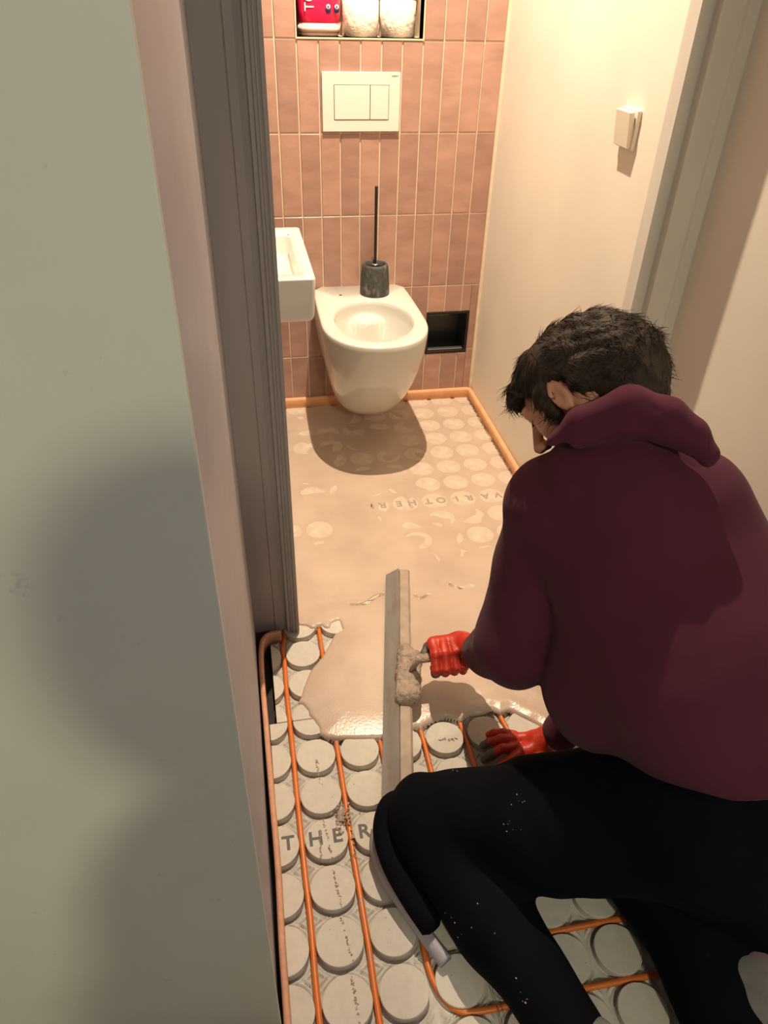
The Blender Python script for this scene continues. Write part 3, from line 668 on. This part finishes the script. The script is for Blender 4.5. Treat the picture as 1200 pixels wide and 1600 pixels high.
H0, H1, H2, H3, H4, H5, P6, P7, P8 = [np.array(q) for q in [(0.378, 0.097, 0.852), (0.414, 0.09, 0.887), (0.479, 0.071, 0.921), (0.526, 0.038, 0.916), (0.554, 0.014, 0.9), (0.571, -0.01, 0.88), (0.513, 0.087, 0.817), (0.59, 0.042, 0.753), (0.432, 0.103, 0.791)]]
LHP = np.array((.555, -.215, .27)); RHP = np.array((.70, -.24, .29))
LKN = np.array((.185, -.045, .085)); LAN = np.array((.335, -.445, .075))
RKN = np.array((.52, -.06, .10)); RAN = np.array((.650, -.405, .085))
person = tag(empty('person', (.5, -.05, 0)), 'kneeling dark-haired person in maroon hooded sweatshirt and red gloves, pulling a long trowel', 'person')
PO = (.5, -.05, 0)
def head_sdf(X, Y, Z):
    x, y, z = hl(X, Y, Z)
    d = elli(x, y, z, (0, -.012, .022), (.071, .089, .074))
    d = smin(d, elli(x, y, z, (0, .035, -.025), (.062, .058, .082)), .03)
    d = smin(d, elli(x, y, z, (0, .050, -.080), (.036, .036, .030)), .03)                  # chin
    for s_ in (-1, 1):
        d = smin(d, cap(x, y, z, (s_*.052, -.005, -.045), (s_*.028, .055, -.085), .018, .015), .025)   # jaw
        d = smin(d, elli(x, y, z, (s_*.040, .062, -.018), (.022, .018, .016)), .02)        # cheek
        d = smax(d, -elli(x, y, z, (s_*.031, .094, .012), (.017, .014, .011)), .008)        # socket
        d = smin(d, elli(x, y, z, (s_*.031, .077, .011), (.0125, .0125, .0115)), .003)
        d = smin(d, cap(x, y, z, (s_*.014, .092, .027), (s_*.046, .078, .028), .006, .005), .012)  # brow
        # ear
        e = elli(x, y, z, (s_*.080, .008, -.014), (.0085, .0165, .032)); e = smax(e, -elli(x, y, z, (s_*.0885, .011, -.010), (.0085, .0095, .022)), .002)
        d = smin(d, e, .006)
    d = smin(d, cap(x, y, z, (0, .092, .015), (0, .118, -.022), .007, .011), .010)            # nose
    for s_ in (-1, 1): d = smin(d, elli(x, y, z, (s_*.010, .106, -.027), (.008, .010, .007)), .005)
    d = smin(d, cap(x, y, z, (-.018, .093, -.052), (.018, .093, -.052), .006, .006), .006)    # lips
    d = smin(d, cap(x, y, z, (-.014, .090, -.062), (.014, .090, -.062), .007, .007), .005)
    d = d+.004*np.exp(-((z+.0565)/.0016)**2)*np.exp(-(x/.022)**2)*(y > .08)
    return d
NB = hw(0, -.035, -.075)
def body_fn(X, Y, Z):
    d = head_sdf(X, Y, Z)
    d = smin(d, cap(X, Y, Z, hw(0, -.03, -.03), C7+np.array((0, .02, -.02)), .052, .058), .03)
    t = cap(X, Y, Z, CH+np.array((-.05, .03, 0)), CH+np.array((.05, -.02, .02)), .115, .115)
    t = smin(t, cap(X, Y, Z, CH, MID, .11, .12), .05); t = smin(t, cap(X, Y, Z, MID, PEL, .12, .12), .05)
    t = smin(t, chain(X, Y, Z, [C7, LSH, LEL, LWR], [.045, .052, .038, .027], .02), .03)
    t = smin(t, chain(X, Y, Z, [C7, RSH, REL, RWR], [.045, .052, .038, .022], .02), .03)
    t = smin(t, chain(X, Y, Z, [LHP, LKN+np.array((.02, 0, .01)), LAN], [.075, .050, .035], .02), .03)
    t = smin(t, chain(X, Y, Z, [RHP, RKN, RAN], [.075, .050, .035], .02), .03)
    t = smin(t, cap(X, Y, Z, LAN, LAN+np.array((.05, -.12, -.03)), .032, .024), .02)
    t = smin(t, cap(X, Y, Z, RAN, RAN+np.array((.04, -.11, -.03)), .032, .024), .02)
    t = smin(t, cap(X, Y, Z, LWR, LWR+np.array((-.03, .01, -.03)), .026, .024), .02)
    t = smin(t, cap(X, Y, Z, RWR, RWR+np.array((-.06, 0, -.033)), .020, .010), .01)
    return smin(d, t, .02)
sdf_obj('body', body_fn, (.05, -.62, .0), (.86, .40, 1.06), .0055, M_skin, person, PO, relax=1)
def hair_fn(X, Y, Z):
    x, y, z = hl(X, Y, Z)
    d = elli(x, y, z, (0, -.014, .022), (.086, .102, .084))
    d = smin(d, elli(x, y, z, (0, -.082, -.020), (.074, .056, .066)), .035)            # fuller at the back
    d = smin(d, elli(x, y, z, (-.01, -.066, -.076), (.066, .050, .050)), .03)          # nape
    d = smin(d, elli(x, y, z, (0, .062, .052), (.058, .036, .032)), .03)                 # fringe
    d = smin(d, elli(x, y, z, (-.036, .084, .038), (.026, .016, .026)), .02)
    cutf = np.minimum(y-.022-.9*np.clip(z-.0, -.03, .2), .046-z)       # >0 in the face region
    d = smax(d, cutf, .012)
    for s_ in (-1, 1):
        d = smax(d, -elli(x, y, z, (s_*.088, .006, -.024), (.028, .026, .046)), .010)    # round the ears
        d = smax(d, -elli(x, y, z, (s_*.070, .035, -.050), (.040, .042, .040)), .010)    # cheeks
    d = smin(d, elli(x, y, z, (-.070, .036, -.012), (.008, .009, .028)), .006)            # sideburn
    # locks: ripples that follow the combing direction
    ang = np.arctan2(x, z+.02)
    lock = np.sin(ang*15+5*np.sin(y*38)+3*np.sin(z*30+x*14))*.0013+np.sin(ang*47+y*120+4*np.sin(x*60))*.0008+.0040*n3(x, y, z, 42, 5)+.0015*n3(x, y, z, 110, 6)
    return d+lock
hair = sdf_obj('hair', hair_fn, tuple(HC-.17), tuple(HC+.17), .0028, M_hair, person, PO, relax=1)
# loose strands grown from the hair surface
rs = np.random.RandomState(4); hv = []; hf = []
hm = hair.data; nv = len(hm.vertices); hco = np.zeros(nv*3, np.float32); hm.vertices.foreach_get('co', hco); hco = hco.reshape(-1, 3)
hno = np.zeros(nv*3, np.float32); hm.vertex_normals.foreach_get('vector', hno); hno = hno.reshape(-1, 3)
RM = np.stack([Rh, Fh, Uh], 1)
for k in rs.choice(nv, 5200, replace=True):
    p0 = hco[k]; nrm = hno[k].astype(float); c = (p0+np.array(PO)-HC) @ RM; nl = nrm @ RM
    if c[2] < -.06 and nl[2] < -.3: continue
    cl = np.array((.15*np.sign(c[0]+1e-6), (.75 if c[1] > .0 else -.55), -.55))+.35*np.array((math.sin(c[1]*60+c[2]*30), math.sin(c[0]*70), math.cos(c[0]*50+c[1]*40)))+rs.normal(0, .22, 3)
    comb = RM @ cl; comb -= nrm*(comb@nrm); comb /= np.linalg.norm(comb)+1e-9
    Ls = rs.uniform(.014, .032); lift = rs.uniform(.05, .16) if rs.rand() > .04 else rs.uniform(.3, .6)
    pts = [p0+comb*Ls*t+nrm*(-.0004+lift*Ls*t-.5*lift*Ls*t*t*1.6) for t in (0, .33, .66, 1)]
    sd = np.cross(comb, nrm); w0 = rs.uniform(.0004, .0011); base = len(hv)
    for q, p_ in enumerate(pts):
        ww = w0*(1-.85*q/3)
        for a in range(3):
            an = a*2.094; hv.append(p_+(sd*np.cos(an)+nrm*np.sin(an))*ww)
    for q in range(3):
        for a in range(3): hf.append((base+q*3+a, base+q*3+(a+1) % 3, base+q*3+3+(a+1) % 3, base+q*3+3+a))
o = np_mesh('hair_strands', np.array(hv), np.array(hf), M_hair, person); tag(o, kind='stuff')
# eyebrow and lashes
for s_ in (-1, 1):
    tube('eyebrow', [Vector(hw(s_*x, y, z)-np.array(PO)) for x, y, z in ((.014, .093, .028), (.030, .088, .030), (.046, .074, .027))], [.002, .0026, .0015], M_hair, person, seg=8)
    tube('eyelashes', [Vector(hw(s_*x, y, z)-np.array(PO)) for x, y, z in ((.020, .087, .006), (.031, .090, .003), (.043, .080, .006))], [.0006, .0012, .0006], M_hair, person, seg=6)
# sweatshirt
def hood_fn(X, Y, Z):
    hn = np.array((.20, -.45, -.87)); hn /= np.linalg.norm(hn); hp = np.array((.55, -.20, .412))
    t = cap(X, Y, Z, CH+np.array((-.060, .040, .005)), CH+np.array((.045, .01, .01)), .125, .130)
    t = smin(t, cap(X, Y, Z, CH, MID, .140, .160), .06)
    t = smin(t, cap(X, Y, Z, MID, PEL+np.array((.03, .02, .07)), .160, .150), .06)
    t = smin(t, cap(X, Y, Z, (.535, .03, .53), (.538, -.02, .40), .120, .135), .05)       # belly
    t = smin(t, cap(X, Y, Z, (.590, .035, .705), (.640, -.08, .60), .115, .14), .05)      # right side of the back
    t = smin(t, cap(X, Y, Z, C7+np.array((-.01, .0, -.05)), CH, .085, .12), .05)
    t = smin(t, chain(X, Y, Z, [C7+np.array((0, 0, -.05)), RSH], [.07, .085], .02), .05)
    t = smax(t, (X-hp[0])*hn[0]+(Y-hp[1])*hn[1]+(Z-hp[2])*hn[2], .012)
    t = smin(t, chain(X, Y, Z, [C7+np.array((-.02, .02, -.05)), LSH], [.07, .086], .02), .05)
    arm = smin(chain(X, Y, Z, [LSH, LEL+np.array((0, .01, .02))], [.084, .080], .02), chain(X, Y, Z, [LEL+np.array((-.01, .0, .015)), LWR+np.array((.0, -.035, .02))], [.078, .046], .02), .03)
    arm = arm+.003*n3(X, Y, Z, 26, 8)
    t = smin(t, arm, .014)
    t = smin(t, chain(X, Y, Z, [RSH, REL+np.array((.01, 0, .02)), RWR+np.array((.004, 0, .006))], [.08, .07, .046], .02), .03)
    dl = (LWR-LEL)/np.linalg.norm(LWR-LEL); e = LWR-dl*.012
    t = np.where((np.sqrt((X-LWR[0])**2+(Y-LWR[1])**2+(Z-LWR[2])**2) < .12), smax(t, (X-e[0])*dl[0]+(Y-e[1])*dl[1]+(Z-e[2])*dl[2], .006), t)
    # hood lying round the neck and over the back
    t = smin(t, chain(X, Y, Z, [P6, P7], [.050, .088], .02), .05)
    t = smin(t, chain(X, Y, Z, [P8, P6], [.035, .050], .02), .05)
    t = smin(t, chain(X, Y, Z, [H0, H1, H2, H3, H4, H5], [.010, .019, .026, .027, .024, .015], .015), .012)
    t = smin(t, chain(X, Y, Z, [H5, H5+np.array((.004, .0, -.012))], [.014, .008], .01), .008)
    dn = np.array((-.004, -.012, -.024))
    t = smin(t, chain(X, Y, Z, [H1+dn, H2+dn, H3+dn*.8, H4+dn*.6], [.014, .018, .018, .012], .015), .009)
    t = t+crease(X, Y, Z, H1+dn*.5+np.array((0, -.018, .01)), H2+dn*.5+np.array((0, -.024, .012)), .004, .005)
    t = t+crease(X, Y, Z, H2+np.array((.0, -.020, .018)), H4+np.array((-.01, -.020, .012)), .005, .004)
    t = smax(t, -cap(X, Y, Z, hw(0, .0, -.03), hw(0, -.035, -.090), .070, .052), .01)
    t = t+crease(X, Y, Z, (.490, .02, .66), (.505, .02, .46), .014, .012)+crease(X, Y, Z, (.455, .045, .62), (.53, -.10, .60), .014, .004)
    t = t+crease(X, Y, Z, (.355, .070, .735), (.475, .02, .69), .005, .003)+crease(X, Y, Z, (.50, -.01, .60), (.60, -.16, .66), .012, .004)
    t = t+.0045*n3(X, Y, Z, 11, 2)+.0026*n3(X, Y, Z*1.6, 24, 3)
    for a_, b_, w_, h_ in (((.50, -.07, .70), (.56, -.16, .60), .010, .005), ((.47, .0, .55), (.52, -.11, .50), .010, .006), ((.56, -.14, .47), (.66, -.28, .50), .012, .006), ((.36, .06, .60), (.44, .02, .52), .009, .004), ((.40, .02, .44), (.36, .09, .50), .008, .004)): t = t+crease(X, Y, Z, a_, b_, w_, h_)
    return t
hood = sdf_obj('hooded_sweatshirt', hood_fn, (.20, -.50, .0), (.90, .42, 1.0), .0052, M_hood, person, PO, relax=2)
# trousers
def pants_fn(X, Y, Z):
    t = cap(X, Y, Z, PEL+np.array((-.04, .02, .02)), PEL+np.array((.06, 0, .04)), .150, .150)
    th = chain(X, Y, Z, [LHP, LKN*.45+LHP*.55+np.array((0, .0, .005)), LKN+np.array((.015, .0, .012))], [.135, .112, .080], .03)
    t = smin(t, th, .05)
    sh = chain(X, Y, Z, [LKN, LAN*.5+LKN*.5+np.array((.004, 0, .0)), LAN+np.array((.01, -.01, 0))], [.072, .071, .052], .03)
    t = smin(t, sh, .03)
    t = smin(t, chain(X, Y, Z, [RHP, RKN+np.array((0, 0, .01))], [.13, .078], .03), .03)
    t = smin(t, chain(X, Y, Z, [RKN, RKN*.45+RAN*.55+np.array((.01, 0, .01)), RAN], [.090, .098, .070], .03), .03)
    t = smin(t, cap(X, Y, Z, RKN*.3+RAN*.7, (.590, -.56, .075), .085, .06), .03)
    t = smin(t, cap(X, Y, Z, (.66, -.26, .27), (.74, -.30, .22), .14, .14), .04)
    t = smin(t, elli(X, Y, Z, (.560, -.20, .30), (.10, .10, .12)), .03)
    t = t+.004*n3(X, Y, Z, 16, 6)+.0025*n3(X, Y, Z, 38, 7)
    t = t+crease(X, Y, Z, (.27, -.07, .20), (.29, -.10, .10), .006, .005)
    t = smax(t, -(Z+.0005), .004)
    hn = np.array((.20, -.45, -.87)); hn /= np.linalg.norm(hn); hp = np.array((.55, -.20, .43))
    t = smax(t, -((X-hp[0])*hn[0]+(Y-hp[1])*hn[1]+(Z-hp[2])*hn[2]), .02)
    return t
trs = sdf_obj('work_trousers', pants_fn, (.02, -.66, -.01), (.90, .14, .56), .0055, M_pants, person, PO, relax=2)
tn = len(trs.data.vertices); tco = np.zeros(tn*3, np.float32); trs.data.vertices.foreach_get('co', tco); tco = tco.reshape(-1, 3)
bm = bmesh.new(); rnd = random.Random(9)
for q, cnt, sp in [((0.284, -0.159, 0.334), 10, 0.01), ((0.266, -0.189, 0.289), 12, 0.012), ((0.24, -0.003, 0.193), 8, 0.012), ((0.167, -0.266, 0.11), 10, 0.012), ((0.237, -0.274, 0.169), 6, 0.02), ((0.239, -0.405, 0.163), 10, 0.012), ((0.32, -0.028, 0.215), 10, 0.02)]:
    for _ in range(cnt//2):
        p_ = np.array(q)+np.array([rnd.gauss(0, sp) for _ in range(3)])-np.array(PO); v_ = tco[np.argmin(((tco-p_)**2).sum(1))]
        crumb(float(v_[0]), float(v_[1]), float(v_[2]), rnd.uniform(.0006, .0017))
tag(bm_obj('mortar_specks', bm, mat('pale_mortar_specks', (.26, .22, .18), .7), person), kind='stuff')
# knee pad strapped under the shin: shell and padding
kp = smooth_path([(.104, -.020, .034), (.095, -.06, .024), (.108, -.115, .016), (.135, -.175, .011), (.163, -.235, .008), (.182, -.272, .008)], 6)
sec = [(-.012, .0), (.012, -.003), (.016, .004), (.010, .016), (-.004, .022), (-.010, .012)]
tube('knee_pad_shell', [p-Vector(PO) for p in kp], 0, M_sole, person, prof=sec)
pad = smooth_path([(.150, .004, .090), (.126, -.008, .090), (.110, -.045, .072), (.116, -.10, .056), (.140, -.165, .045), (.170, -.225, .034)], 6)
tube('knee_pad', [p-Vector(PO) for p in pad], [.012]+[.023]*(len(pad)-2)+[.012], M_pants, person, seg=16)
# shoes
def shoe(c, d, nm):
    c = np.array(c); d = np.array(d); d = d/np.linalg.norm(d); side = np.cross(d, (0, 0, 1)); side /= np.linalg.norm(side)
    def fn(X, Y, Z):
        t = cap(X, Y, Z, c, c+d*.10, .050, .044); t = smin(t, cap(X, Y, Z, c+d*.10, c+d*.19+np.array((0, 0, -.012)), .044, .034), .03)
        t = smin(t, cap(X, Y, Z, c+np.array((0, .02, .01)), c+np.array((0, .045, .02)), .050, .048), .02)
        return t
    sdf_obj(nm, fn, tuple(c-.24), tuple(c+.24), .006, M_shoe, person, PO)
shoe((.645, -.465, .105), (.35, -.80, -.10), 'shoe')
shoe(LAN+np.array((.03, -.06, -.018)), (.30, -.9, -.10), 'shoe')
tube('sock', [Vector((.668, -.385, .150))-Vector(PO), Vector((.660, -.455, .120))-Vector(PO)], .040, mat('grey_brown_sock', (.20, .155, .15), .9), person, seg=18)

# ---- gloves: palm with five separate fingers
def glove(name, palm, fingers, thumb, lo, hi, cuff, tips):
    def fn(X, Y, Z):
        d = None
        for a, b_, ra, rb in palm:
            c_ = cap(X, Y, Z, a, b_, ra, rb); d = c_ if d is None else smin(d, c_, .012)
        for pts, rd in fingers+[thumb]: d = smin(d, chain(X, Y, Z, pts, rd, .003), .0035)
        a, b_, ra, rb = cuff; d = smin(d, cap(X, Y, Z, a, b_, ra, rb), .008)
        return d+.0008*n3(X, Y, Z, 120, 9)
    o = sdf_obj(name, fn, lo, hi, .0022, [M_glove, M_gdirty], person, PO, relax=1)
    me = o.data; co = np.zeros(len(me.vertices)*3, np.float32); me.vertices.foreach_get('co', co); co = co.reshape(-1, 3)+np.array(PO)
    dirty = np.zeros(len(co), bool)
    for p_, r_ in tips: dirty |= np.linalg.norm(co-np.array(p_), axis=1)+.0025*np.sin(co[:, 0]*400)*np.cos(co[:, 1]*350) < r_
    for p_ in me.polygons:
        if dirty[p_.vertices[0]]: p_.material_index = 1
    return o
# left glove: a fist round the trowel's handle
G = LWR+np.array((-.052, .012, -.030))          # middle of the fist
def gp(x, y, z): return (G[0]+x, G[1]+y, G[2]+z)
fing = []
for k, xo in enumerate((-.036, -.013, .010, .032)):
    s_ = (1, 1.06, 1.0, .86)[k]; dz = (0, .003, .001, -.004)[k]
    fing.append(([gp(xo, .018, .026+dz), gp(xo-.002, -.018*s_, .024+dz), gp(xo-.003, -.040*s_, -.002+dz), gp(xo-.001, -.030*s_, -.026+dz), gp(xo+.001, -.006, -.034+dz)], [.0125, .0125, .0118, .0110, .0098]))
thumb = ([gp(.010, .034, .010), gp(-.020, .042, .004), gp(-.044, .032, .000), gp(-.056, .014, -.002)], [.016, .0135, .012, .0105])
glove('glove', [(gp(.030, .020, .018), gp(-.032, .020, .020), .020, .018), (gp(.045, .018, .020), gp(.0, .022, .008), .022, .020)], fing, thumb, tuple(G-.10), (LWR[0]+.07, LWR[1]+.12, LWR[2]+.10), (gp(.030, .018, .018), tuple(LWR+np.array((.012, -.030, .020))), .026, .034), [(gp(-.056, .014, -.002), .018), (gp(-.036, -.034, -.028), .018), (gp(-.056, .03, .0), .016)])
# right glove: pressed flat on the board, fingers spread towards the trowel
W = RWR
def rp(x, y, z): return (.470+x, .135+y, .0+z)
fing = [([rp(-.022, -.026, .026), rp(-.050, -.040, .026), rp(-.074, -.046, .018), rp(-.090, -.048, .010)], [.0125, .0115, .0105, .0092]),
        ([rp(-.024, -.006, .028), rp(-.058, -.008, .030), rp(-.084, -.012, .020), rp(-.100, -.014, .010)], [.0125, .0118, .0105, .0092]),
        ([rp(-.022, .014, .026), rp(-.052, .020, .027), rp(-.076, .022, .018), rp(-.091, .022, .010)], [.012, .0112, .010, .009]),
        ([rp(-.016, .030, .022), rp(-.040, .040, .022), rp(-.058, .046, .015), rp(-.069, .048, .009)], [.011, .010, .009, .008])]
thumb = ([rp(.022, -.030, .022), rp(.002, -.050, .020), rp(-.020, -.062, .014), rp(-.036, -.068, .010)], [.015, .013, .0115, .0095])
glove('glove', [(rp(.030, -.010, .028), rp(-.018, -.018, .024), .020, .014), (rp(.030, .010, .026), rp(-.016, .020, .022), .018, .013), (rp(.030, -.014, .026), rp(-.01, -.022, .024), .018, .014)], fing, thumb, (.33, .03, -.004), (.62, .22, .12), (rp(.030, 0, .030), tuple(W+np.array((.015, 0, .0))), .026, .034), [(rp(-.090, -.048, .010), .022), (rp(-.100, -.014, .010), .030), (rp(-.091, .022, .010), .018), (rp(-.036, -.068, .01), .016)])
tube('cuff_band', smooth_path([Vector((.545+.001, .128+.034*math.cos(a), .060+.034*math.sin(a)))-Vector(PO) for a in [math.pi*k/8 for k in range(-2, 11)]], 2), .003, mat('yellow_cuff_band', (.60, .42, .18), .7), person, seg=8)

# ------------------------------------------------------------------ long trowel
E1 = np.array((.300, .752, .044)); E0 = np.array((.146, -.015, .040))
ax = (E1-E0); LT = np.linalg.norm(ax); ax /= LT
tr = tag(empty('long_trowel', tuple(E0)), 'long zinc smoothing trowel smeared with mortar, gripped in the red glove', 'trowel')
tr.rotation_euler = Vector(ax).to_track_quat('Y', 'Z').to_euler()
def plate_prof(name, prof, y0, y1, m, n=24, wob_=0, seed=1):
    rs_ = random.Random(seed); rings = []
    for k in range(n+1):
        y = y0+(y1-y0)*k/n; rings.append([(x+wob_*rs_.uniform(-1, 1), y, z+wob_*rs_.uniform(-1, 1)) for x, z in prof])
    return rings_obj(name, rings, m, tr, smooth=False)
plate_prof('blade', [(-.036, -.024), (-.0355, -.0252), (.001, .002), (.000, .0035)], 0, LT, M_trow)
plate_prof('spine', [(-.004, -.002), (.0015, -.001), (.004, .0045), (.027, .0035), (.032, -.002), (.032, -.010), (.028, -.012), (.003, -.008)], -.0, LT-.006, blotch(mat('mortared_spine', (.36, .27, .205), .6, var=.15, vscale=30, bump=.5, bscale=70, bdist=.002), (.17, .15, .13), 55, .64, .70, 3, amount=.8), wob_=.0006)
yy = .395
def tlocal(p): return tr.matrix_basis.inverted() @ Vector(p)
bpy.context.view_layer.update()
def crust_fn(X, Y, Z):
    d = cap(X, Y, Z, (.016, yy-.080, .008), (.016, yy+.062, .008), .024, .022)
    d = smin(d, cap(X, Y, Z, (.034, yy-.072, .012), (.038, yy+.045, .014), .020, .016), .014)
    return d+.0026*n3(X, Y, Z, 95, 4)+.0012*n3(X, Y, Z, 240, 5)
o = sdf_obj('handle_mount', crust_fn, (-.02, yy-.12, -.02), (.08, yy+.11, .05), .003, M_crust, tr)
hg = tlocal(gp(-.075, .004, -.006)); hg2 = tlocal(gp(.045, .0, .0))
tube('handle', [Vector((.030, yy-.02, .012)), hg, hg2], [.013, .0125, .0125], M_crust, tr, seg=14)

# ------------------------------------------------------------------ the photographer, standing behind the camera
PX, PY = .02, -1.27   # turned sideways to the lamp
ph = tag(empty('person', (PX, PY, 0)), 'standing person in a dark jacket behind the camera, casting the shadow on the left panel', 'person')
def phs(X, Y, Z):
    d = cap(X, Y, Z, (0, 0, 1.36), (0, 0, 1.05), .13, .14)
    for s_ in (-1, 1):
        d = smin(d, cap(X, Y, Z, (s_*.10, 0, 1.38), (s_*.16, 0, 1.37), .08, .065), .04)
        d = smin(d, chain(X, Y, Z, [(s_*.18, 0, 1.36), (s_*.23, .0, 1.08), (s_*.20, .09, .86)], [.062, .048, .032], .02), .03)
        d = smin(d, elli(X, Y, Z, (s_*.195, .11, .80), (.022, .03, .06)), .02)
        d = smin(d, chain(X, Y, Z, [(s_*.09, 0, .95), (s_*.10, .01, .50), (s_*.11, -.01, .09)], [.105, .07, .05], .03), .05)
        d = smin(d, cap(X, Y, Z, (s_*.11, -.03, .045), (s_*.12, .13, .035), .045, .035), .03)
    d = smin(d, cap(X, Y, Z, (0, 0, 1.45), (0, .01, 1.53), .055, .05), .03)
    return smin(d, elli(X, Y, Z, (0, .015, 1.62), (.078, .098, .12)), .02)
sdf_obj('body', phs, (-.35, -.25, -.02), (.35, .30, 1.8), .014, M_jacket, ph); ph.rotation_euler = (0, 0, math.radians(68))
